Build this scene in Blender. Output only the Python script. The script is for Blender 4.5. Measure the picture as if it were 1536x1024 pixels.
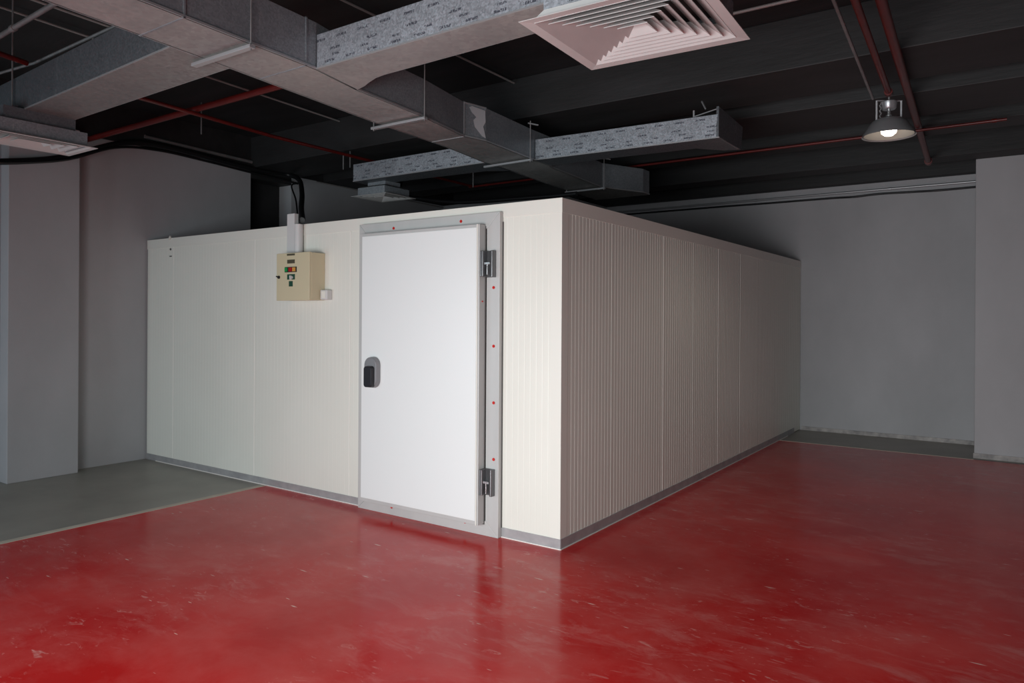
import bpy, bmesh, math, random
from mathutils import Vector, Matrix
random.seed(7)
for o in list(bpy.data.objects): bpy.data.objects.remove(o)
S = bpy.context.scene
COL = S.collection

# ------------------------------------------------------------------ camera
YAW, ROLL, FPX = -0.60989, 0.006, 1089.63
CAM = Vector((2.5585, -4.2496, 1.5873))
F = Vector((math.sin(YAW), math.cos(YAW), 0))
R0 = Vector((math.cos(YAW), -math.sin(YAW), 0)); U0 = R0.cross(F)
R = math.cos(ROLL)*R0 + math.sin(ROLL)*U0
U = -math.sin(ROLL)*R0 + math.cos(ROLL)*U0
cd = bpy.data.cameras.new('camera'); cam = bpy.data.objects.new('camera', cd); COL.objects.link(cam)
cd.sensor_fit = 'HORIZONTAL'; cd.sensor_width = 36; cd.lens = 36*FPX/1536
cd.shift_x = 0; cd.shift_y = -37.38/1536; cd.clip_start = 0.05; cd.clip_end = 100
m = Matrix.Identity(4)
for i in range(3):
    m[i][0] = R[i]; m[i][1] = U[i]; m[i][2] = -F[i]; m[i][3] = CAM[i]
cam.matrix_world = m
S.camera = cam
# ------------------------------------------------------------------ world, light, exposure
W = bpy.data.worlds.new('world'); S.world = W; W.use_nodes = True
W.node_tree.nodes['Background'].inputs[0].default_value = (0.6, 0.7, 0.9, 1)
W.node_tree.nodes['Background'].inputs[1].default_value = 0.02
S.view_settings.view_transform = 'Standard'; S.view_settings.look = 'None'
S.view_settings.gamma = 1; S.view_settings.use_curve_mapping = False
S.view_settings.exposure = 0.0

def area(name, loc, direction, sx, sy, power, color, spread=180):
    l = bpy.data.lights.new(name, 'AREA'); l.shape = 'RECTANGLE'; l.size = sx; l.size_y = sy
    l.energy = power; l.color = color; l.spread = math.radians(spread)
    o = bpy.data.objects.new(name, l); COL.objects.link(o); o.location = loc
    o.rotation_euler = Vector(direction).to_track_quat('-Z', 'Y').to_euler()
    return o
# daylight through the two openings in the wall behind the camera
area('entrance_daylight', (1.0, -5.42, 1.05), (0, 1, -0.16), 3.8, 1.8, 190, (0.90, 0.965, .99), 128)
area('side_opening_daylight', (-3.9, -5.42, 1.3), (0, 1, -0.1), 1.6, 1.9, 34, (0.74, 0.90, 1.0), 150)

# ------------------------------------------------------------------ materials
def mat(name, col=(.5, .5, .5), rough=.5, metal=0.0, spec=.5):
    m = bpy.data.materials.new(name); m.use_nodes = True
    b = m.node_tree.nodes['Principled BSDF']
    b.inputs['Base Color'].default_value = (*col, 1)
    b.inputs['Roughness'].default_value = rough
    b.inputs['Metallic'].default_value = metal
    b.inputs['Specular IOR Level'].default_value = spec
    return m
class NT:
    def __init__(s, m):
        s.m = m; s.t = m.node_tree; s.b = s.t.nodes['Principled BSDF']
        s.tc = s.t.nodes.new('ShaderNodeTexCoord')
    def n(s, typ, **kw):
        x = s.t.nodes.new(typ)
        for k, v in kw.items():
            if k.startswith('_'): setattr(x, k[1:], v)
            else: x.inputs[k].default_value = v
        return x
    def l(s, a, b): s.t.links.new(a, b)
    def coord(s, scale=(1, 1, 1), rot=(0, 0, 0), src='Object'):
        mp = s.n('ShaderNodeMapping'); mp.inputs['Scale'].default_value = scale; mp.inputs['Rotation'].default_value = rot
        s.l(s.tc.outputs[src], mp.inputs['Vector']); return mp.outputs['Vector']
    def noise(s, scale, vec=None, detail=4, rough=.5, dist=0):
        x = s.n('ShaderNodeTexNoise', Scale=scale, Detail=detail, Roughness=rough, Distortion=dist)
        s.l(vec if vec is not None else s.tc.outputs['Object'], x.inputs['Vector']); return x.outputs['Fac']
    def ramp(s, fac, stops):
        r = s.n('ShaderNodeValToRGB'); e = r.color_ramp.elements
        while len(e) < len(stops): e.new(.5)
        for i, (p, c) in enumerate(stops):
            e[i].position = p; e[i].color = (*c, 1) if len(c) == 3 else c
        s.l(fac, r.inputs['Fac']); return r.outputs['Color']
    def mix(s, fac, a, b, mode='MIX'):
        x = s.t.nodes.new('ShaderNodeMix'); x.data_type = 'RGBA'; x.blend_type = mode
        for v, i in ((fac, 0), (a, 6), (b, 7)):
            if isinstance(v, (float, int)): x.inputs[i].default_value = v
            elif isinstance(v, tuple): x.inputs[i].default_value = (*v, 1)
            else: s.l(v, x.inputs[i])
        return x.outputs[2]
    def math(s, op, a, b=0.0):
        x = s.t.nodes.new('ShaderNodeMath'); x.operation = op
        for v, i in ((a, 0), (b, 1)):
            if isinstance(v, (float, int)): x.inputs[i].default_value = v
            else: s.l(v, x.inputs[i])
        return x.outputs[0]
    def bump(s, h, strength, dist=.01):
        x = s.n('ShaderNodeBump', Strength=strength, Distance=dist); s.l(h, x.inputs['Height'])
        s.l(x.outputs['Normal'], s.b.inputs['Normal'])
    def base(s, c): s.l(c, s.b.inputs['Base Color'])
    def rough(s, c): s.l(c, s.b.inputs['Roughness'])

def mottled(name, c0, c1, scale, rough=.5, metal=0, bump=0, stretch=(1, 1, 1), spec=.5, bs=None):
    m = mat(name, c0, rough, metal, spec); n = NT(m)
    v = n.coord(stretch)
    n.base(n.ramp(n.noise(scale, v, 5, .6), [(.3, c0), (.7, c1)]))
    if bump: n.bump(n.noise(bs or scale*6, v, 4, .6), bump, .01)
    return m

M = {}
# red epoxy
m = mat('red_epoxy', (.4, .02, .015), .19, 0, .13); n = NT(m)
v = n.coord((1, 1, 1)); vs = n.coord((1, 1.0, 1), (0, 0, .5))
big = n.noise(.7, v, 3, .55, .4)
c = n.ramp(big, [(.3, (.44, .009, .008)), (.55, (.55, .011, .010)), (.75, (.66, .017, .012))])
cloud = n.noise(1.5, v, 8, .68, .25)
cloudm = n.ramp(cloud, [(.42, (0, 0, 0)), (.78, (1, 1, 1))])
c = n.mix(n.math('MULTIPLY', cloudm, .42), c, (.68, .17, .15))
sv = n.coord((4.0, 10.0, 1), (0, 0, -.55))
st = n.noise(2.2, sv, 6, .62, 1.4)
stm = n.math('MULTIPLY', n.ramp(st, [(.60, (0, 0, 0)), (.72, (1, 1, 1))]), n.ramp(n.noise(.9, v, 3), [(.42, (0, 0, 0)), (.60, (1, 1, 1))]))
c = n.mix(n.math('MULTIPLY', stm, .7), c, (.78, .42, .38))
sm = n.noise(2.6, n.coord((1.0, 2.4, 1), (0, 0, -.6)), 9, .72, .5)
smm = n.math('MULTIPLY', n.ramp(sm, [(.50, (0, 0, 0)), (.66, (1, 1, 1))]), n.ramp(n.noise(.55, v, 2), [(.38, (0, 0, 0)), (.62, (1, 1, 1))]))
c = n.mix(n.math('MULTIPLY', smm, .42), c, (.66, .25, .23))
def scratches(rot, sc, lo, hi):
    a = n.n('ShaderNodeTexVoronoi', Scale=sc, _feature='F1'); n.l(n.coord((1.0, 7.0, 1), (0, 0, rot)), a.inputs['Vector'])
    return n.ramp(a.outputs['Distance'], [(lo, (1, 1, 1)), (hi, (0, 0, 0))])
s1 = n.math('MULTIPLY', scratches(-.35, 1.8, .04, .075), n.ramp(n.noise(5, v, 3), [(.50, (0, 0, 0)), (.56, (1, 1, 1))]))
s2 = n.math('MULTIPLY', scratches(-.8, 3.4, .04, .07), n.ramp(n.noise(3.3, v, 3), [(.52, (0, 0, 0)), (.58, (1, 1, 1))]))
c = n.mix(n.math('MULTIPLY', n.math('MAXIMUM', s1, s2), .8), c, (.85, .68, .60))
n.base(c)
r = n.math('ADD', n.math('MULTIPLY', cloudm, .10), n.math('MULTIPLY', n.noise(4, v, 3), .08))
n.rough(n.math('ADD', r, .11))
n.bump(n.noise(2.5, v, 3, .5), .05, .02)
M['red'] = m
m = mottled('bare_concrete', (.24, .225, .195), (.33, .31, .27), 1.5, .42, 0, .05); M['bare'] = m
M['border'] = mottled('pale_border', (.50, .44, .36), (.62, .55, .46), 8, .7)
M['sealant'] = mat('sealant', (.78, .74, .70), .5)
m = mat('grey_wall', (.22, .22, .23), .75); n = NT(m)
c = n.ramp(n.noise(1.1, n.coord((1, 1, .6)), 5, .6), [(.3, (.38, .373, .383)), (.7, (.45, .442, .455))])
n.base(c); n.bump(n.noise(14, None, 6, .65), .25, .006); M['wall'] = m
M['skirt'] = mottled('painted_skirt', (.20, .19, .19), (.50, .46, .44), 10, .7, 0, .3)
m = mat('black_concrete', (.016, .015, .016), .6, 0, .35); n = NT(m)
c = n.ramp(n.noise(1.4, n.coord((.6, 3, 3)), 5, .6), [(.3, (.017, .0165, .0165)), (.75, (.032, .031, .032))])
n.base(c); n.bump(n.noise(9, n.coord((.5, 3, 3)), 5, .6), .3, .01); M['black'] = m
m = mat('cream_panel', (.78, .735, .665), .38, 0, .5); n = NT(m)
n.base(n.ramp(n.noise(1.0, None, 3), [(.3, (.735, .72, .65)), (.7, (.775, .76, .69))])); M['cream'] = m
M['creamtrim'] = mat('cream_trim', (.755, .735, .67), .35)
m = mat('white_door_skin', (.785, .80, .79), .32, 0, .5); n = NT(m)
n.bump(n.noise(6, n.coord((6, 1, .3)), 3), .06, .004); M['white'] = m
M['alu'] = mottled('aluminium', (.48, .48, .468), (.55, .545, .53), 3, .42, .12, 0, (1, 1, .3))
M['base'] = mottled('base_channel_metal', (.33, .32, .33), (.46, .45, .45), 8, .45, .3)
M['darkalu'] = mat('dark_gasket', (.10, .095, .09), .6)
M['hinge'] = mat('hinge_metal', (.16, .16, .165), .28, .7)
M['hingelight'] = mat('hinge_pin', (.5, .5, .5), .25, .8)
M['redcap'] = mat('red_plastic', (.55, .02, .015), .4)
M['lever'] = mat('black_plastic', (.012, .012, .016), .35)
M['handle'] = mat('grey_handle', (.25, .25, .26), .35, .3)
M['beige'] = mat('beige_enamel', (.60, .52, .35), .4)
M['seamlit'] = mat('lit_seam_edge', (.90, .86, .80), .4)  # paler than the panels; light on the seam chamfers put into the colour
M['pvc'] = mat('white_pvc', (.62, .60, .59), .45)
M['plate'] = mat('dark_nameplate', (.07, .06, .035), .5)
M['blackp'] = mat('black_surround', (.02, .02, .02), .4)
M['green'] = mat('green_lens', (.01, .28, .07), .25)
M['redl'] = mat('red_lens', (.38, .01, .01), .25)
M['amber'] = mat('amber_lens', (.62, .30, .06), .25)
M['gswitch'] = mat('dark_green_switch', (.01, .06, .035), .4)
# galvanised
def galv(name, lo, hi, stamp=False, metal=.35, SP=110.0):
    m = mat(name, lo, .38, metal); n = NT(m)
    vo = n.n('ShaderNodeTexVoronoi', Scale=SP); n.l(n.coord((1, 1, 1)), vo.inputs['Vector'])
    sep = n.n('ShaderNodeSeparateColor'); n.l(vo.outputs['Color'], sep.inputs['Color'])
    f = n.math('ADD', n.math('MULTIPLY', sep.outputs[0], .6), n.math('MULTIPLY', n.noise(12, None, 4, .6), .5))
    c = n.ramp(f, [(.25, lo), (.85, hi)])
    stk = n.ramp(n.noise(3.0, n.coord((3, 9, 1), (0, 0, .5)), 6, .65), [(.60, (0, 0, 0)), (.70, (1, 1, 1))])
    c = n.mix(n.math('MULTIPLY', stk, .22), c, (.62, .61, .61))
    blo = n.ramp(n.noise(1.3, None, 3), [(.35, (1, 1, 1)), (.6, (0, 0, 0))]); c = n.mix(n.math('MULTIPLY', blo, .30), c, (.10, .105, .115))
    if stamp:
        # rows of faded, unreadable ink stamps printed along the sheet
        sp = n.n('ShaderNodeSeparateXYZ'); n.l(n.tc.outputs['Object'], sp.inputs[0])
        def cell(size, off):
            return n.math('FRACT', n.math('ADD', n.math('DIVIDE', sp.outputs[0], size), off))
        def band(v, lo, hi):
            return n.math('MULTIPLY', n.math('GREATER_THAN', v, lo), n.math('LESS_THAN', v, hi))
        ink = None
        for size, off, z0, z1, w in ((.17, .1, .020, .034, .46), (.17, .55, .148, .162, .46), (.29, .3, .085, .099, .28), (.23, .8, .052, .064, .25)):
            q = n.math('MULTIPLY', band(cell(size, off), .1, .1+w), band(sp.outputs[2], z0, z1))
            ink = q if ink is None else n.math('MAXIMUM', ink, q)
        brk = n.ramp(n.noise(95, n.coord((1.3, 0, .7)), 2), [(.44, (0, 0, 0)), (.50, (1, 1, 1))])
        c = n.mix(n.math('MULTIPLY', n.math('MULTIPLY', ink, brk), .80), c, (.03, .03, .05))
    n.base(c)
    rr = n.math('ADD', n.math('MULTIPLY', sep.outputs[1], .22), .30); n.rough(rr)
    n.bump(n.noise(5, None, 3), .12, .02)
    return m
M['galv'] = galv('galvanised_sheet', (.22, .24, .26), (.31, .335, .36))
M['galvb'] = galv('warm_bounce_underside', (.27, .262, .255), (.33, .32, .31), metal=.2, SP=40.0)  # same metal as the sides; warm floor bounce put into the colour
M['galvs'] = galv('stamped_galvanised_sheet', (.27, .285, .31), (.47, .50, .55), True)
M['galvd'] = galv('shaded_galvanised_sheet', (.10, .108, .118), (.15, .16, .175))  # darker copy of the sheet; underside shade put into its colour
M['galvm'] = galv('shaded_warm_underside', (.19, .182, .178), (.235, .228, .222), metal=.2, SP=40.0)  # darker warm copy for an underside; bounce and shade put into the colour
M['galvl'] = mat('galvanised_edge', (.42, .42, .43), .35, .5)
M['ductglint'] = mat('duct_reflection_metal', (.62, .62, .64), .35, .3)  # bright metal for the painted reflection on the main duct
M['diff'] = mottled('diffuser_paint', (.48, .465, .455), (.54, .52, .51), 4, .45)
M['redpipe'] = mottled('red_pipe_paint', (.085, .006, .005), (.13, .009, .007), 6, .4)
M['conduit'] = mottled('grey_conduit', (.20, .19, .19), (.30, .29, .29), 8, .4, .4)
M['palecond'] = mat('pale_conduit', (.30, .28, .27), .45, .1)
M['cable'] = mat('black_cable', (.008, .008, .009), .45)
M['ltube'] = mat('cable_tie', (.35, .34, .34), .4)
M['shade'] = mat('lamp_shade_metal', (.36, .36, .37), .30, .6)
M['shadein'] = mat('lamp_reflector', (.26, .24, .22), .30, .3)
m = mat('lamp_bulb', (1, .95, .85), .3); m.node_tree.nodes['Principled BSDF'].inputs['Emission Color'].default_value = (1, .93, .80, 1)
m.node_tree.nodes['Principled BSDF'].inputs['Emission Strength'].default_value = 9; M['bulb'] = m

# ------------------------------------------------------------------ mesh builder
class MB:
    def __init__(s): s.v = []; s.f = []; s.smooth = False
    def add(s, vs, fs):
        b = len(s.v); s.v += [tuple(x) for x in vs]; s.f += [[b+i for i in f] for f in fs]; return s
    def box(s, x0, x1, y0, y1, z0, z1):
        x0, x1 = sorted((x0, x1)); y0, y1 = sorted((y0, y1)); z0, z1 = sorted((z0, z1))
        return s.add([(x0,y0,z0),(x1,y0,z0),(x1,y1,z0),(x0,y1,z0),(x0,y0,z1),(x1,y0,z1),(x1,y1,z1),(x0,y1,z1)],
                     [(0,3,2,1),(4,5,6,7),(0,1,5,4),(1,2,6,5),(2,3,7,6),(3,0,4,7)])
    def prism(s, poly, z0, z1):
        a = sum(poly[i][0]*poly[(i+1) % len(poly)][1]-poly[(i+1) % len(poly)][0]*poly[i][1] for i in range(len(poly)))
        if a < 0: poly = poly[::-1]
        n = len(poly); z0s = z0 if isinstance(z0, (list, tuple)) else [z0]*n
        vs = [(x, y, z0) for x, y in poly]+[(x, y, z1) for x, y in poly]
        return s.add(vs, [list(range(n))[::-1], list(range(n, 2*n))]+[(i, (i+1) % n, n+(i+1) % n, n+i) for i in range(n)])
    def cyl(s, p0, p1, r, n=12, r1=None):
        p0 = Vector(p0); p1 = Vector(p1); d = (p1-p0).normalized(); r1 = r if r1 is None else r1
        a = d.orthogonal().normalized(); b = d.cross(a)
        vs = []
        for p, q in ((p0, r), (p1, r1)):
            for i in range(n):
                t = 2*math.pi*i/n; vs.append(p+q*(math.cos(t)*a+math.sin(t)*b))
        return s.add(vs, [list(range(n))[::-1], list(range(n, 2*n))]+[(i, (i+1) % n, n+(i+1) % n, n+i) for i in range(n)])
    def bar(s, p0, p1, w, h):
        p0 = Vector(p0); p1 = Vector(p1); d = (p1-p0).normalized()
        up = Vector((0, 0, 1)) if abs(d.z) < .9 else Vector((0, 1, 0))
        a = d.cross(up).normalized()*w/2; b = a.cross(d).normalized()*h/2
        vs = [p+x for p in (p0, p1) for x in (-a-b, a-b, a+b, -a+b)]
        return s.add(vs, [(3,2,1,0),(4,5,6,7),(0,1,5,4),(1,2,6,5),(2,3,7,6),(3,0,4,7)])
    def tube(s, pts, r, n=10, sub=6):
        P = [Vector(p) for p in pts]; Q = []
        if sub > 1 and len(P) > 2:
            E = [2*P[0]-P[1]]+P+[2*P[-1]-P[-2]]
            for i in range(1, len(E)-2):
                for k in range(sub):
                    t = k/sub; a, b, c, d = E[i-1], E[i], E[i+1], E[i+2]
                    Q.append(.5*((2*b)+(c-a)*t+(2*a-5*b+4*c-d)*t*t+(3*b-a-3*c+d)*t**3))
            Q.append(P[-1])
        else: Q = P
        rings = []; a = None
        for i, p in enumerate(Q):
            d = (Q[min(i+1, len(Q)-1)]-Q[max(i-1, 0)]).normalized()
            a = d.orthogonal().normalized() if a is None else (a-d*a.dot(d)).normalized()
            b = d.cross(a); rings.append([p+r*(math.cos(2*math.pi*k/n)*a+math.sin(2*math.pi*k/n)*b) for k in range(n)])
        vs = [v for g in rings for v in g]; fs = [list(range(n))[::-1], [len(vs)-n+k for k in range(n)]]
        for i in range(len(rings)-1):
            for k in range(n): fs.append((i*n+k, i*n+(k+1) % n, (i+1)*n+(k+1) % n, (i+1)*n+k))
        return s.add(vs, fs)
    def lathe(s, prof, c, n=32):
        # prof list of (r,z), closed loop of a thin shell or open; axis at c
        vs = []; fs = []
        for r, z in prof:
            for k in range(n):
                t = 2*math.pi*k/n; vs.append((c[0]+r*math.cos(t), c[1]+r*math.sin(t), c[2]+z))
        for i in range(len(prof)-1):
            for k in range(n): fs.append((i*n+k, i*n+(k+1) % n, (i+1)*n+(k+1) % n, (i+1)*n+k))
        return s.add(vs, fs)
    def build(s, name, m, parent=None, bevel=0, smooth=False, local=None):
        me = bpy.data.meshes.new(name); me.from_pydata(s.v, [], s.f); me.validate(); me.update()
        bm = bmesh.new(); bm.from_mesh(me); bmesh.ops.recalc_face_normals(bm, faces=bm.faces); bm.to_mesh(me); bm.free()
        o = bpy.data.objects.new(name, me); COL.objects.link(o); me.materials.append(M[m])
        if parent:
            o.parent = parent; base = parent.matrix_world if False else None
            w = wloc(parent); o.data.transform(Matrix.Translation(-w))
        if smooth:
            for p in me.polygons: p.use_smooth = True
            mod = o.modifiers.new('edge', 'EDGE_SPLIT'); mod.split_angle = math.radians(40)
        if bevel:
            b = o.modifiers.new('bevel', 'BEVEL'); b.width = bevel; b.segments = 2; b.limit_method = 'ANGLE'
        return o
def wloc(o):
    w = Vector(o.location); p = o.parent
    while p: w += p.location; p = p.parent
    return w
def thing(name, label, cat, loc, group=None):
    o = bpy.data.objects.new(name, None); COL.objects.link(o); o.location = loc
    o.empty_display_size = .1
    return tag(o, label, cat, group)
def tag(o, label, cat, group=None, kind=None):
    o['label'] = label; o['category'] = cat
    if group: o['group'] = group
    if kind: o['kind'] = kind
    return o
def struct(name, mb, m, bevel=0):
    o = mb.build(name, m, None, bevel); o['kind'] = 'structure'; return o

# ------------------------------------------------------------------ setting
XL, YB, XR, YF, ZB, ZC = -5.32, 6.6, 6.5, -5.4, 3.42, 3.8
struct('floor', MB().add([(-3.18,YF,0),(XR,YF,0),(XR,5.49,0),(0,5.49,0),(-3.18,5.49,0)], [(0,1,2,3,4)]), 'red')
g = MB(); g.add([(XL-.3,YF,0),(-3.24,YF,0),(-3.24,YB,0),(XL-.3,YB,0)], [(0,1,2,3)])
g.add([(-3.24,5.51,0),(XR,5.51,0),(XR,YB,0),(-3.24,YB,0)], [(0,1,2,3)])
struct('floor_bare_concrete', g, 'bare')
g = MB(); g.box(-3.245, -3.18, YF, -.005, -.01, .002); struct('trim_1', g, 'border')
g = MB(); g.box(-3.18, 2.14, 5.485, 5.515, -.01, .002); struct('trim_2', g, 'border')
T = .25
g = MB(); g.box(XL-T, XL, YF, 1.31, 0, ZB); g.box(XL-T, XL, 1.93, YB, 0, ZB); g.box(XL-T, XL, 1.31, 1.93, 0, 2.2)
struct('wall_left', g, 'wall')
g = MB(); g.box(XL-T-.6, XL-T, 1.2, 2.05, 0, ZC); g.box(XL-T, XL, 1.31, 1.93, 3.30, ZC); struct('wall_left_recess', g, 'black')
g = MB(); g.box(XL, XR, YB, YB+T, 0, ZB); struct('wall_back', g, 'wall')
g = MB(); g.box(XL, -3.1, 5.0, YB, 0, ZB); struct('wall_back_left_return', g, 'wall')
g = MB(); g.box(XR, XR+T, YF, YB, 0, ZC); struct('wall_right', g, 'wall')
g = MB(); g.box(XL-T, -4.8, YF-T, YF, 0, ZC); g.box(-3.0, -.8, YF-T, YF, 0, ZC); g.box(3.4, XR, YF-T, YF, 0, ZC); g.box(-4.8, -3.0, YF-T, YF, 2.4, ZC); g.box(-.8, 3.4, YF-T, YF, 2.3, ZC); struct('wall_front', g, 'wall')
g = MB(); g.box(XL-T, XR+T, YF-T, YB+T, ZC, ZC+.2); struct('ceiling', g, 'black')
# pillars
g = MB(); g.box(XL, -5.15, -1.40, -.775, 0, ZB); struct('trim_3', g, 'wall', .006)
g = MB(); g.box(2.14, 3.3, 5.6, YB, 0, ZB); struct('trim_4', g, 'wall', .006)
# downstand beams
k = 5
for y0, y1 in ((-3.4,-3.0), (-1.0,-.6) if False else (-3.9,-3.5), (1.30,2.06), (2.45,3.25), (3.70,4.10), (5.25,5.6), (6.45,6.6)):
    g = MB(); g.box(XL, XR, y0, y1, ZB if y0 > 0 else 3.5, ZC)
    struct('trim_%d' % k, g, 'black', .008); k += 1
g = MB(); g.box(XL-T, XL+.02, YF, 1.31, ZB, ZC); g.box(XL-T, XL+.02, 1.93, YB, ZB, ZC)
struct('trim_%d' % k, g, 'black'); k += 1
# skirtings
g = MB(); g.box(0.02, 2.14, YB-.012, YB, 0, .055); struct('baseboard_back', g, 'skirt', .004)
g = MB(); g.box(2.13, 3.3, 5.588, 5.6, 0, .06); struct('baseboard_right', g, 'skirt', .004)

# ------------------------------------------------------------------ cold room
H = 2.4
room = thing('cold_room', 'large cream insulated panel cold room with ribbed walls and a white door', 'cold room', (-2.65, 3.3, 0))
def ribbed(u0, u1, plane, z0, z1, name='wall_panel'):
    # vertical ribbing every 50 mm, pressed 2.5 mm deep; thickness 80 mm
    d, w = (.0022, .010) if plane == 'x' else (.0007, .008)
    prof = [(u0, 0.004)]; u = u0+.0015; prof = [(u0, .006), (u0+.004, 0)]
    x = u0+.05
    while x < u1-.03:
        prof += [(x-w/2, 0), (x-w*.2, d), (x+w*.2, d), (x+w/2, 0)]; x += .05
    prof += [(u1-.004, 0), (u1, .006), (u1, .08), (u0, .08)]
    if plane == 'y': poly = [(u, v) for u, v in prof]
    else: poly = [(-v, u) for u, v in prof]
    MB().prism(poly, z0, z1).build(name, 'cream', room)
for a, b in ((-5.30, -4.782), (-4.782, -3.387), (-3.387, -2.08), (-2.08, -.50)): ribbed(a, b, 'y', .01, H-.01)
ribbed(-.50, -.006, 'y', .01, H-.01)
ys = [.084, .74, 1.73, 2.43, 3.14, 3.86, 4.58, 5.30, 6.0, 6.59]
for a, b in zip(ys, ys[1:]): ribbed(a, b, 'x', .01, H-.01)
for x in (-4.782, -3.387, -2.08):
    g = MB(); g.box(x-.004, x+.003, -.0022, .001, .066, H-.10); g.build('seam_highlight', 'seamlit', room, .0008)  # raised seam bead standing in for the lit chamfer
for y, w_, mm in ((.74, .0015, 'creamtrim'), (1.73, .005, 'seamlit'), (2.43, .001, 'creamtrim'), (3.14, .004, 'seamlit'), (3.86, .003, 'creamtrim')):
    g = MB(); g.box(-.001, .0018, y-w_, y+w_, .072, H-.10); g.build('seam_highlight', mm, room, .0008)
MB().box(-5.30, -.08, .08, 6.58, H-.09, H-.012).build('roof_panel', 'cream', room)
MB().box(-5.30, -5.22, .09, 6.58, .01, H-.09).build('side_panel', 'cream', room)
g = MB(); g.prism([(-.082,-.0015),(.0015,-.0015),(.0015,.084),(-.0,.084),(0,0),(-.082,0)], 0.0, H-.1)
g.build('corner_trim', 'creamtrim', room, .0007)
g = MB(); g.prism([(-5.305,-.003),(.003,-.003),(.003,6.59),(-.06,6.59),(-.06,.06),(-5.305,.06)], H-.10, H)
g.build('top_trim', 'creamtrim', room, .001)
def base_strip(poly, z): return MB().prism(poly, 0, z)
g = MB(); g.box(-.488, .004, -.005, .0, 0, .072); g.build('base_channel', 'base', room, .0015)
g = MB(); g.box(-5.30, -1.925, -.005, .0, 0, .066); g.build('base_channel', 'base', room, .0015)
g = MB(); g.box(0, .005, 0, 6.25, 0, .072); g.build('base_channel', 'base', room, .0015)
g = MB(); g.box(-.488, .007, -.012, -.004, 0, .008); g.build('sealant_bead', 'sealant', room, .002)
g = MB(); g.box(-5.1, -1.925, -.012, -.004, 0, .008); g.build('sealant_bead', 'sealant', room, .002)
g = MB(); g.box(.004, .012, -.008, 5.9, 0, .007); g.build('sealant_bead', 'sealant', room, .002)
# small fixing screws and rust mark near the left top
g = MB(); g.cyl((-4.84,-.006,2.28), (-4.84,0,2.28), .012); g.box(-4.86,-4.82,-.004,0,2.20,2.212); g.build('fixing_screw', 'darkalu', room)
g = MB(); g.bar((-4.86,-.01,2.385), (-4.82,-.015,2.415), .012, .02); g.build('fixing_clip', 'creamtrim', room)
# door frame
fx0, fx1, fz = -1.925, -.49, 2.338; fw = .115; ft = .045
fr = bpy.data.objects.new('door_frame', None)
def mitre_frame():
    g = MB(); bz = .105
    for q in ([(fx1,0),(fx1,fz),(fx1-fw,fz-fw),(fx1-fw,bz)], [(fx0,fz),(fx1,fz),(fx1-fw,fz-fw),(fx0+fw,fz-fw)],
              [(fx0,0),(fx0,fz),(fx0+fw,fz-fw),(fx0+fw,bz)], [(fx0,0),(fx1,0),(fx1-fw,bz),(fx0+fw,bz)]):
        # small gap on mitres gives the joint line
        cx = sum(p[0] for p in q)/4; cz = sum(p[1] for p in q)/4
        vs = [(x+(cx-x)*.0006, -ft, z+(cz-z)*.0006) for x, z in q]+[(x, 0, z) for x, z in q]
        g.add(vs, [(0,1,2,3),(7,6,5,4),(0,4,5,1),(1,5,6,2),(2,6,7,3),(3,7,4,0)])
    return g
dfr = mitre_frame().build('door_frame', 'alu', room, .002)
MB().box(fx1, fx1+.004, -.012, 0, .07, fz-.07).build('gasket', 'darkalu', dfr)
for x, z in ((-1.534,2.285),(-.846,2.292),(-.541,1.795),(-.538,1.374),(-.535,.967),(-.532,.561),(-1.538,.063),(-.791,.07)):
    g = MB(); g.cyl((x,-ft-.004,z), (x,-ft+.002,z), .0115, 10); g.cyl((x+.001,-ft-.006,z+.001), (x+.001,-ft-.003,z), .007, 8)
    g.build('red_cap', 'redcap', dfr)
# door leaf
lx0, lx1, lz0, lz1, ly = -1.84, -.615, .088, 2.25, -.12
leaf = MB().box(lx0, lx1, ly, -ft-.004, lz0, lz1).build('door_leaf', 'alu', room, .003)
MB().box(lx0+.030, lx1-.026, ly-.003, ly+.01, lz0+.030, lz1-.024).build('door_skin', 'white', leaf, .0015)
g = MB(); g.box(lx1-.022, lx1-.012, ly-.006, ly, lz0, lz1); g.build('edge_ridge', 'creamtrim', leaf, .002)
MB().box(lx0+.01, lx1+.004, -ft-.004, -ft+.0, lz0-.007, lz1-.01).build('seal_and_shadow_gap', 'darkalu', leaf)  # seal; its dark edge below the leaf stands in for a shadow gap
g = MB(); g.cyl((lx1-.001,-.083,1.695), (lx1+.004,-.083,1.695), .006, 8); g.build('red_cap', 'redcap', leaf)
for z0, z1 in ((1.872, 2.058), (.305, .490)):
    zc = (z0+z1)/2
    h = MB(); h.box(-.619, -.606, -.112, -.05, z0, z1)
    h.cyl((-.598,-.100,z0), (-.598,-.100,z1), .011, 14)
    h.box(-.606, -.590, -.100, -.05, z0, z1)
    h.box(-.60, -.520, -.058, -.045, z0-.004, z1+.002)
    h.cyl((-.530,-.078,z0-.004), (-.530,-.078,z1+.002), .013, 14); h.box(-.541, -.519, -.078, -.05, z0-.004, z1+.002)
    hh = h.build('hinge', 'hinge', leaf, .003)
    g = MB(); g.box(-.592, -.54, -.100, -.06, zc-.006, zc+.010); g.cyl((-.568,-.088,z0+.012), (-.568,-.088,zc), .006, 10)
    # knuckle and pin belong to the hinge
    g.v = g.v; pn = g.build('hinge_pin', 'hingelight', leaf, .001)
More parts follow.
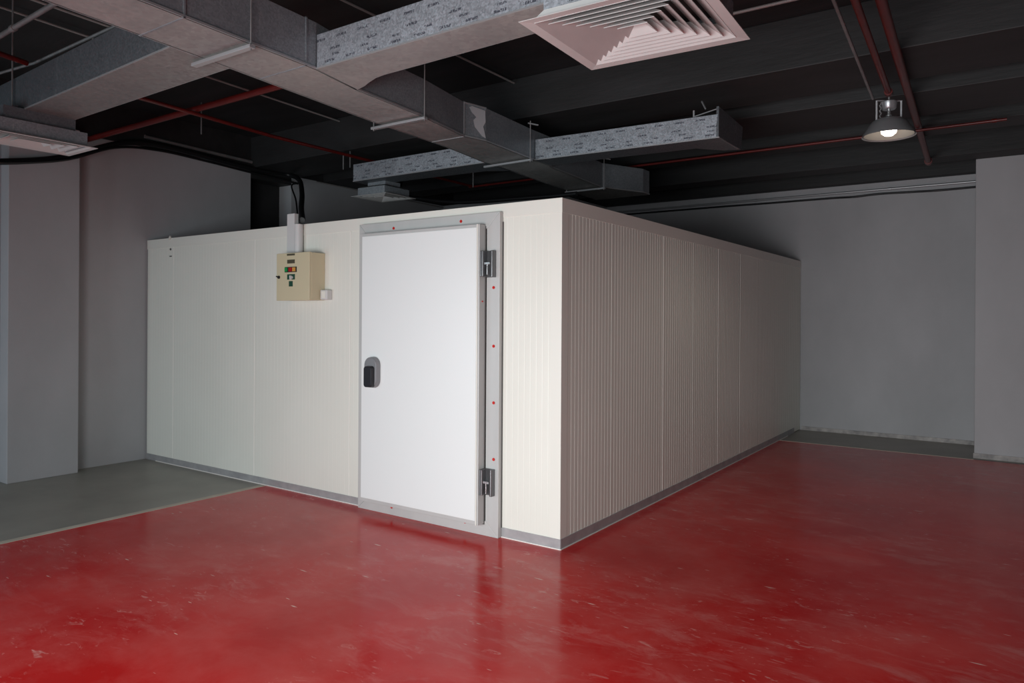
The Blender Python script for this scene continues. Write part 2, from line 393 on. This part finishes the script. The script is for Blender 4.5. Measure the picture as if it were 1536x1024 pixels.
# handle: grey body with a black lever, rounded ends
def capsule(x0, x1, z0, z1, y0, y1, r, n=7):
    pts = []
    for cx, cz, a0 in ((x1-r, z1-r, 0), (x0+r, z1-r, 90), (x0+r, z0+r, 180), (x1-r, z0+r, 270)):
        for i in range(n):
            t = math.radians(a0+90*i/(n-1)); pts.append((cx+r*math.cos(t), cz+r*math.sin(t)))
    g = MB(); N = len(pts)
    cx = (x0+x1)/2; cz = (z0+z1)/2
    vs = [(x, y1, z) for x, z in pts]+[(cx+(x-cx)*.93, y0, cz+(z-cz)*.955) for x, z in pts]
    return g.add(vs, [list(range(N)), list(range(N, 2*N))[::-1]]+[(i, (i+1) % N, N+(i+1) % N, N+i) for i in range(N)])
capsule(-1.738, -1.592, 1.012, 1.262, ly-.048, ly-.003, .066).build('latch_body', 'handle', leaf, .006)
capsule(-1.710, -1.616, 1.018, 1.190, ly-.080, ly-.04, .024).build('latch_lever', 'lever', leaf, .005)

# ------------------------------------------------------------------ control box
cb = thing('control_box', 'beige steel control box with indicator lamps on the cold room wall', 'control box', (-2.62, 0, 1.715))
X0, X1, Z0, Z1, YD = -2.84, -2.397, 1.715, 2.13, -.17
MB().box(X0+.004, X1, YD+.02, -.001, Z0+.003, Z1-.003).build('body', 'beige', cb, .004)
cdoor = MB().box(X0, X1-.002, YD, YD+.022, Z0, Z1).build('door', 'beige', cb, .004)
def px(x, y): return X0+(x-414.5)*.0085, Z1-(y-381)*.0059
def plate(n, mt, xa, xb, ya, yb, d=.004, off=0):
    a = px(xa, ya); b = px(xb, yb); return MB().box(a[0], b[0], YD-d-off, YD+.001-off, a[1], b[1]).build(n, mt, cdoor, .001)
plate('nameplate', 'plate', 431.7, 443.8, 382.3, 385)
plate('nameplate', 'plate', 432.2, 443.8, 391, 396.6)
plate('lamp_surround', 'blackp', 428.2, 447, 401.6, 409.6)
plate('indicator_green', 'green', 429.2, 433.0, 402.6, 408.6, .012)
plate('indicator_red', 'redl', 435.4, 440.0, 402.6, 408.6, .012)
plate('indicator_amber', 'amber', 441.3, 445.6, 402.6, 408.6, .012)
plate('switch_plate', 'gswitch', 432.2, 444.2, 412.5, 420.4)
a = px(440, 417.2); g = MB(); g.cyl((a[0], YD-.002, a[1]), (a[0], YD-.012, a[1]), .014, 16); g.bar((a[0]+.003, YD-.02, a[1]-.02), (a[0]-.001, YD-.02, a[1]+.015), .012, .016)
g.build('rotary_switch', 'pvc', cdoor, .001)
plate('label_plate', 'gswitch', 435, 440.8, 422.6, 430.6)
g = MB(); a = px(418, 416); g.cyl((a[0]+.008, YD-.01, a[1]-.002), (a[0]+.008, YD, a[1]-.002), .014, 12); g.bar((a[0]-.016, YD-.012, a[1]+.006), (a[0]+.018, YD-.012, a[1]-.004), .01, .010)
g.build('lock', 'lever', cdoor)
jb = MB().box(-2.392, -2.302, -.06, -.001, 1.722, 1.808).build('junction_box', 'pvc', None, .008)
tag(jb, 'small white plastic junction box beside the lower right of the beige control box', 'junction box')
MB().box(-2.372, -2.322, -.063, -.058, 1.735, 1.795).build('cover', 'creamtrim', jb, .002)
t = MB().box(-2.853, -2.752, -.05, -.004, 2.13, 2.497).build('cable_trunking', 'pvc', None, .002)
tag(t, 'white square cable trunking rising above the roof edge, over the beige control box', 'trunking')
g = MB(); g.cyl((-2.70,-.043,2.13), (-2.70,-.043,2.395), .038, 20)
t = g.build('conduit_pipe', 'pvc', None, 0, True); tag(t, 'short round white pipe right of the square trunking above the control box', 'pipe')

# ------------------------------------------------------------------ ducts
Zd = 3.0
def edges(poly, z, r=.006):
    g = MB(); n = len(poly)
    for i in range(n):
        a = poly[i]; b = poly[(i+1) % n]; g.bar((a[0], a[1], z), (b[0], b[1], z), r, r)
    return g
def duct(name, label, poly, z0, z1, m, loc, lips=True, group=None, under=None):
    d = thing(name, label, 'air duct', loc, group)
    MB().prism(poly, z0, z1).build('duct_body', m, d, .003)
    if under: MB().prism(poly, z0-.003, z0+.001).build('underside_tint', under, d)  # added sheet over the same metal, carries bounce and shade as colour
    if lips: edges(poly, z0+.002, .009).build('seam', 'galvl', d)
    return d
mainR = [(-.655,-3.6),(-.69,-2.5),(-.755,-1.484),(-.843,-1.09),(-.907,-.407),(-1.02,.20),(-.975,.42),(-1.035,1.20),(-1.04,1.5),(-1.075,1.6),(-1.164,2.6),(-1.18,2.8),(-.94,3.33),(-.94,3.5)]
mainL = [(-1.62,3.5),(-1.552,2.18),(-1.482,1.52),(-1.47,1.07),(-1.372,.425),(-1.306,-.483),(-1.132,-1.911),(-1.046,-2.776),(-1.0,-3.6)]
md = duct('main_duct', 'long galvanised main duct running from upper left to above the cold room corner', mainR+mainL, Zd, 3.267, 'galv', (-1.0, 0, Zd), False)
def strip(name, pts, z, w=.012, h=.012, m='galvl', par=None):
    g = MB()
    for a, b in zip(pts, pts[1:]): g.bar((a[0], a[1], z), (b[0], b[1], z), w, h)
    return g.build(name, m, par)
MB().prism(mainR+mainL, Zd-.003, Zd+.001).build('underside_tint', 'galvb', md)  # added sheet, carries the warm floor bounce as colour
strip('seam', mainR, Zd+.003, .014, .012, 'galvl', md); strip('seam', mainL, Zd+.003, .014, .012, 'galvl', md)
def flange(par, xa, xb, y, z0, z1, d=.025, e=.014, dy=0, m='galvl'):
    g = MB(); g.bar((xa-e,y,z0-e/2), (xb+e,y+dy,z0-e/2), d, e); g.bar((xa-e,y,z1+e/2), (xb+e,y+dy,z1+e/2), d, e)
    g.box(xa-e, xa, y-d/2, y+d/2, z0-e, z1+e); g.box(xb, xb+e, y+dy-d/2, y+dy+d/2, z0-e, z1+e)
    return g.build('flange', m, par, .001)
flange(md, -1.345, -1.022, .20, Zd, 3.267, .012, .007)
flange(md, -1.10, -.70, -2.32, Zd, 3.267, .012, .006, 0, 'galv')
flange(md, -1.16, -.752, -1.56, Zd, 3.267, .012, .006, 0, 'galv')
duct('branch_duct', 'bright galvanised branch duct with ink stamps leading to the large square diffuser',
     [(-.75,-1.484),(.932,-1.484),(.932,-1.236),(-.50,-1.20),(-.58,-1.188),(-.68,-1.15),(-.75,-1.118),(-.842,-1.092)], Zd, 3.195, 'galvs', (0, -1.4, Zd), under='galvb')
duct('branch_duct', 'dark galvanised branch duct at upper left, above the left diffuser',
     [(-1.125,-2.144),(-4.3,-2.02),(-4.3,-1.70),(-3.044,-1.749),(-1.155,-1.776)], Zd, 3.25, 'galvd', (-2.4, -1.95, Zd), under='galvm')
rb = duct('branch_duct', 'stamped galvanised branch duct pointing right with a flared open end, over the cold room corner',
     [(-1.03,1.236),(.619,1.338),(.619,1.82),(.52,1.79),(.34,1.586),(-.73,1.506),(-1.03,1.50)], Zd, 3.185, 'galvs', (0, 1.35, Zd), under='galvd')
g = MB(); g.add([(.619,1.336,Zd),(.632,1.86,Zd+.004),(.632,1.90,3.20),(.619,1.338,3.245), (.60,1.336,Zd),(.61,1.86,Zd+.004),(.61,1.90,3.20),(.60,1.338,3.245)],
                [(0,1,2,3),(7,6,5,4),(0,4,5,1),(1,5,6,2),(2,6,7,3),(3,7,4,0)])
g.build('end_cap', 'galvd', rb)
g = MB(); g.box(.40,.412,1.36,1.372,3.18,3.25); g.bar((.40,1.37,3.20), (.62,1.36,3.235), .012, .006); g.bar((.50,1.37,3.25),(.45,1.42,3.33),.008,.01)
g.build('bracket', 'galvl', rb)
lb = duct('branch_duct', 'stamped galvanised branch duct behind the main duct, carrying the small diffuser',
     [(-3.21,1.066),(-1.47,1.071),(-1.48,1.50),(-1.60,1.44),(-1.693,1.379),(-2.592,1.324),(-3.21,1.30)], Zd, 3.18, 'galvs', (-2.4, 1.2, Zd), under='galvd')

# trapeze hangers
def hanger(label, a, b, z=2.985, top=(ZC, ZC)):
    c = ((a[0]+b[0])/2, (a[1]+b[1])/2, z)
    h = thing('duct_hanger', label, 'hanger', c)
    MB().bar((a[0],a[1],z-.012), (b[0],b[1],z-.012), .035, .018).build('support_bar', 'galvl', h, .002)
    for p in (a, b):
        if top[0 if p is a else 1] is None: continue
        d = .015 if p is a else -.015
        MB().cyl((p[0]+d,p[1],z-.03), (p[0]+d,p[1],top[0 if p is a else 1]), .0045, 8).build('threaded_rod', 'conduit', h)
        if top[0 if p is a else 1] < 3.5:
            g = MB(); g.bar((p[0]+d-.02,p[1]-.01,3.30), (p[0]+d+.05,p[1]+.05,3.285), .02, .008); g.build('rod_clip', 'galvl', h)
    return h
HANGERS = [
 ('duct hanger under the main duct nearest the camera, between two upper ducts', (-1.215,-1.955), (-.690,-1.950), (None, ZC)),
 ('duct hanger under the main duct above the beige control box side', (-1.385,-.43), (-.855,-.43)),
 ('duct hanger under the main duct where the stamped branch turns right', (-1.52,1.13), (-.985,1.11), (None, 3.32)),
 ('duct hanger under the far end of the main duct above the cold room corner', (-1.60,2.73), (-1.10,2.72), (3.29, 3.29))]
for hg in HANGERS: hanger(hg[0], hg[1], hg[2], 2.985, hg[3] if len(hg) > 3 else (3.29, ZC))
h = thing('duct_hanger', 'thin rod hanger holding the dark duct at the far upper left', 'hanger', (-3.45, -2.08, 3.0))
MB().cyl((-3.27,-2.075,2.99), (-3.27,-2.075,ZC), .006, 8).build('threaded_rod', 'conduit', h)
# bright reflection on the oblique transition, cut as an irregular pale patch
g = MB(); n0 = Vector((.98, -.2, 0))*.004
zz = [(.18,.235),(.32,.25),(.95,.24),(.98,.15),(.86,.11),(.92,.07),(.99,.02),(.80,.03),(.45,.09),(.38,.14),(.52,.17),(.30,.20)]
g.add([Vector((-1.016+t*.043, .205+t*.215, Zd+z))+n0 for t, z in zz], [tuple(range(len(zz)))]); g.build('reflection_patch', 'ductglint', md)
g = MB(); g.add([(-1.016,.205,3.02),(-.974,.418,3.015),(-.974,.418,3.255),(-1.016,.205,3.25)], [(0,1,2,3)])
strip('seam', [(-1.018,.2),(-.972,.42)], 3.262, .012, .01, 'galvl', md)

# diffusers
def diffuser(label, c, wx, wy, rot, plen, zt, rings=7):
    d = thing('ceiling_diffuser', label, 'air diffuser', (c[0], c[1], c[2]), 'square ceiling air diffusers'); d.rotation_euler.z = 0
    ca, sa = math.cos(rot), math.sin(rot)
    def P(x, y, z): return (c[0]+x*ca-y*sa, c[1]+x*sa+y*ca, c[2]+z)
    hx, hy = wx/2, wy/2; b = min(wx, wy)*.07
    g = MB()
    def ring(g, ax, ay, z0, bx, by, z1, t=.0):
        o = [P(-ax,-ay,z0), P(ax,-ay,z0), P(ax,ay,z0), P(-ax,ay,z0)]; i = [P(-bx,-by,z1), P(bx,-by,z1), P(bx,by,z1), P(-bx,by,z1)]
        o2 = [(x, y, z+.003) for x, y, z in o]; i2 = [(x, y, z+.003) for x, y, z in i]
        fs = []
        for k in range(4):
            q = (k+1) % 4; fs += [(k, q, 4+q, 4+k), (8+q, 8+k, 12+k, 12+q), (k, 8+k, 8+q, q), (4+q, 12+q, 12+k, 4+k)]
        g.add(o+i+o2+i2, fs)
    ring(g, hx, hy, 0, hx-b, hy-b, .004); g.build('frame', 'diff', d)
    g = MB(); px0, px1, py0, py1 = plen; zb = .045 if wx > .6 else .012
    lo = [P(-hx+b*.8,-hy+b*.8,.006), P(hx-b*.8,-hy+b*.8,.006), P(hx-b*.8,hy-b*.8,.006), P(-hx+b*.8,hy-b*.8,.006)]
    hi = [P(px0,py0,zb), P(px1,py0,zb), P(px1,py1,zb), P(px0,py1,zb)]
    g.add(lo+hi, [(0,1,5,4),(1,2,6,5),(2,3,7,6),(3,0,4,7)]); g.build('back_pan', 'diff', d)
    for r in range(rings):
        f = 1-r/(rings+.5)
        ax, ay = (hx-b)*f, (hy-b)*f
        g = MB(); dx = min((hx-b)/(rings)*1.35, ax*.85); dy = min(dx, ay*.85)
        ring(g, ax, ay, .002, ax-dx, ay-dy, dx*.8); g.build('louvre', 'diff', d)
    x0, x1, y0, y1 = plen; BK = .045 if wx > .6 else .012
    g = MB()
    for q in (((x0,y0),(x1,y0)), ((x1,y0),(x1,y1)), ((x1,y1),(x0,y1)), ((x0,y1),(x0,y0))):
        (xa, ya), (xb, yb) = q; g.bar(P(xa,ya,(zt-c[2]+BK)/2), P(xb,yb,(zt-c[2]+BK)/2), .004, zt-c[2]-BK)
    a = [P(x0,y0,zt-c[2]), P(x1,y0,zt-c[2]), P(x1,y1,zt-c[2]), P(x0,y1,zt-c[2])]; g.add(a, [(0,1,2,3)])
    g.build('neck', 'galvs' if wx > .6 else 'galv', d)
    g = MB(); g.add([P(x0+.004,y0+.004,.10), P(x1-.004,y0+.004,.10), P(x1-.004,y1-.004,.10), P(x0+.004,y1-.004,.10)], [(0,1,2,3)]); g.build('damper', 'darkalu', d)
    return d
diffuser('large square four-way ceiling diffuser at top centre, nearest the camera', (1.225,-1.425,2.80), .765, .68, .045, (-.285,.325,-.30,.27), 3.25)
sd = diffuser('small square ceiling diffuser under the short duct above the white door', (-3.03,1.335,2.85), .50, .47, .03, (-.19,.19,-.19,.19), 2.94, 4)
MB().box(-3.13,-2.87,1.20,1.42,2.94,3.001).build('collar', 'galv', sd)
ld = diffuser('square ceiling diffuser at the far left edge, above the grey pillar', (-3.215,-1.975,2.80), .45, .70, .0, (-.19,.17,-.30,.30), 2.91, 4)
MB().box(-3.36,-3.08,-2.20,-1.74,2.91,3.001).build('collar', 'galvd', ld)

# ------------------------------------------------------------------ pipes and conduits
def pipe(name, label, pts, r, m, cat='pipe', couple=(), sub=1, group=None):
    c = pts[0]
    t = thing(name, label, cat, c, group)
    MB().tube(pts, r, 14, sub).build('pipe_run', m, t, 0, True)
    for p in couple:
        a = Vector(pts[0]); b = Vector(pts[-1]); d = (b-a).normalized(); q = a+(b-a)*p
        MB().cyl(q-d*r*1.4, q+d*r*1.4, r*1.35, 14).build('coupling', m, t, 0, True)
    return t
pipe('sprinkler_pipe', 'thick red pipe at upper right passing behind the pendant lamp', [(1.99,-1.5,3.37),(1.70,5.28,3.37)], .030, 'redpipe', couple=(.985,))
pipe('sprinkler_pipe', 'red pipe ending above the pendant lamp', [(1.87,-1.2,3.33),(1.722,2.02,3.33)], .022, 'redpipe', couple=(.99,))
pipe('sprinkler_pipe', 'thin red pipe crossing level behind the pendant lamp', [(-3.52,3.43,3.325),(2.46,3.37,3.325)], .013, 'redpipe', couple=(.05, .985))
pipe('sprinkler_pipe', 'red pipe slanting up behind the main duct at upper left', [(-5.30,-.655,3.37),(-1.5,-.66,3.37)], .027, 'redpipe')
pipe('sprinkler_pipe', 'red pipe running back from the crossing at upper left toward the small diffuser', [(-3.19,-1.95,3.325),(-3.25,-1.06,3.325),(-3.40,.2,3.325),(-3.45,3.40,3.325)], .017, 'redpipe')
pipe('sprinkler_pipe', 'short red pipe at the upper left picture edge beneath the conduits', [(-2.75,-3.2,3.325),(-3.10,-2.05,3.325)], .018, 'redpipe')
pipe('conduit', 'grey conduit running to the pendant lamp from the top edge', [(1.77,-1.2,3.37),(1.60,2.08,3.325)], .011, 'conduit', 'conduit')
pipe('conduit', 'thick pinkish grey conduit crossing the top left corner', [(-4.2,-2.27,3.37),(-1.3,-2.36,3.37)], .016, 'conduit', 'conduit', couple=(.55,))
pipe('conduit', 'grey conduit along the top edge of the dark upper left duct', [(-4.5,-2.12,3.36),(-3.28,-1.99,3.36),(-3.2,-1.965,3.37),(-1.3,-1.985,3.37)], .010, 'conduit', 'conduit', couple=(.40,))
pipe('conduit', 'thin pale conduit on the ceiling left of the main duct, ending at the beam', [(-3.37,-2.2,3.76),(-3.69,1.298,3.76)], .009, 'palecond', 'conduit')
pipe('conduit', 'thin pale conduit on the ceiling right of the main duct, ending at the beam', [(-1.25,-2.5,3.76),(-1.31,1.298,3.76)], .009, 'palecond', 'conduit')
pipe('conduit', 'short pale conduit on the ceiling in the top left corner', [(-3.03,-2.3,3.76),(-3.13,-1.0,3.76)], .010, 'palecond', 'conduit')
pipe('conduit', 'pale conduit on the ceiling right of the large diffuser', [(.86,.90,3.76),(4.5,.93,3.76)], .012, 'palecond', 'conduit')
pipe('conduit', 'shiny conduit along the top of the right back wall', [(-2.9,6.54,3.315),(2.14,6.54,3.315)], .014, 'galvl', 'conduit', couple=(.45, .8))
pipe('conduit', 'pale conduit along the top of the left wall above the cable bundle', [(-5.285,-.05,3.53),(-5.285,1.30,3.49)], .020, 'conduit', 'conduit')
pipe('conduit', 'thin conduit along the left wall above the trunking', [(-5.27,2.3,3.40),(-5.27,4.95,3.38)], .008, 'palecond', 'conduit')
# hanging rods at the right end of the ceiling
for i, (x, y, za, lab) in enumerate(((2.22,6.0,3.50,'thin rod hanging above the right pillar'), (-3.69,1.36,3.23,'left one of two short rods hanging above the small diffuser'), (-3.58,1.36,3.24,'right one of two short rods hanging above the small diffuser'),
        (-3.12,3.0,3.22,'short rod hanging under the ceiling behind the stamped branch duct'), (-4.45,.10,3.47,'short rod hanging above the cable bundle at left'))):
    t = MB().cyl((x,y,za), (x,y,ZC), .007, 8).build('hanging_rod', 'conduit'); tag(t, lab, 'rod')
# cables
def cable(name, label, pts, r, sub=8):
    t = MB().tube(pts, r, 10, sub).build(name, 'cable', None, 0, True); tag(t, label, 'cable'); return t
cable('cable_bundle', 'thick black cable bundle sagging along the left wall and dropping to the cold room roof',
      [(-5.08,-2.4,2.86),(-5.08,-1.70,2.938),(-5.08,-1.165,3.047),(-5.09,-.865,3.155),(-5.14,-.522,3.313),(-5.20,-.288,3.402),(-5.22,-.026,3.445),(-5.24,.252,3.450),(-5.24,.576,3.435),(-5.24,1.012,3.405),(-5.24,1.486,3.395),(-5.2,1.80,3.40),(-4.9,1.721,3.292),(-4.4,1.361,3.027),(-3.8,.869,2.743),(-3.2,.40,2.53),(-2.775,.05,2.445)], .030)
cable('power_cable', 'thin black cable running just under the thick bundle along the left wall',
      [(-5.04,-2.4,2.855),(-5.04,-1.70,2.925),(-5.04,-1.0,3.07),(-5.12,-.45,3.31),(-5.27,.1,3.405),(-5.28,.7,3.39),(-5.27,1.3,3.355),(-5.15,1.9,3.30)], .014)
cable('power_cable', 'thin black cable hanging in a loop behind the white trunking', [(-5.25,1.95,3.32),(-5.05,1.72,3.23),(-4.65,1.47,2.99),(-3.95,.95,2.66),(-3.4,.6,2.44)], .010)
cable('power_cable', 'black cable hanging above the cold room roof behind the white door top',
      [(-3.80,2.5,3.43),(-3.62,2.2,3.08),(-3.188,2.2,2.964),(-2.78,2.2,2.897),(-2.394,2.2,2.872),(-2.028,2.2,2.862),(-1.681,2.2,2.853),(-1.416,2.2,2.846),(-1.15,2.2,2.845)], .024)
cable('power_cable', 'thin black cable clipped under the shiny conduit on the right back wall',
      [(-2.9,6.56,3.27),(-1.2,6.55,3.265),(-.5,6.56,3.26),(.4,6.55,3.255),(.7,6.53,3.245),(1.0,6.55,3.26),(1.4,6.55,3.25),(1.7,6.53,3.24),(2.14,6.56,3.25)], .014)

# ------------------------------------------------------------------ pendant lamp
LC = (1.722, 2.02, 3.0)
lp = thing('pendant_lamp', 'metal high-bay pendant lamp lit at upper right', 'lamp', LC)
def seg(prof): return prof
outer = [(.190,.0),(.186,.012),(.165,.045),(.140,.085),(.118,.115),(.080,.135),(.0,.138)]
MB().lathe(outer+[(.0,.134),(.078,.131),(.114,.112),(.136,.082),(.161,.043),(.182,.010),(.190,0)], LC, 40).build('lamp_shade', 'shade', lp, 0, True)
MB().lathe([(.176,.008),(.155,.042),(.130,.080),(.108,.108),(.070,.124),(.0,.126)], LC, 40).build('reflector', 'shadein', lp, 0, True)
MB().lathe([(0,-.0),(.03,.004),(.052,.022),(.058,.05),(.045,.085),(.025,.11),(.02,.12),(0,.12)], LC, 24).build('bulb', 'bulb', lp, 0, True)
MB().lathe([(0,.205),(.045,.205),(.052,.215),(.058,.262),(.052,.268),(0,.268)], LC, 24).build('ballast_housing', 'shade', lp, 0, True)
MB().lathe([(0,.135),(.022,.135),(.024,.16),(.012,.165),(.012,.205),(0,.205)], LC, 16).build('stem', 'hingelight', lp, 0, True)
Rv = R0
for s_, z0 in ((-1, .10), (1, .15)):
    p = Vector(LC)+Rv*s_*.095
    MB().bar(p+Vector((0,0,z0)), p+Vector((0,0,.275)), .012, .006).build('side_bracket', 'galvl', lp)
g = MB(); a = Vector(LC)-Rv*.1; b = Vector(LC)+Rv*.1; g.bar(a+Vector((0,0,.272)), b+Vector((0,0,.272)), .015, .006); g.build('cross_bracket', 'galvl', lp)
g = MB(); g.tube([Vector(LC)+Vector((0,0,.268)), Vector(LC)+Vector((.0,0,.31))], .006, 8, 1); g.build('hook', 'galvl', lp)
g = MB(); p = Vector(LC)-Rv*.065
for i in range(7): g.cyl(p+Vector((0,0,.12+i*.02)), p+Vector(((-1)**i*.006,0,.14+i*.02)), .005, 6)
g.build('chain', 'conduit', lp)
l = bpy.data.lights.new('pendant_lamp_light', 'SPOT'); l.energy = 18; l.color = (1, .93, .82); l.spot_size = math.radians(150); l.spot_blend = .6; l.shadow_soft_size = .05
o = bpy.data.objects.new('pendant_lamp_light', l); COL.objects.link(o); o.location = (LC[0], LC[1], LC[2]-.02)
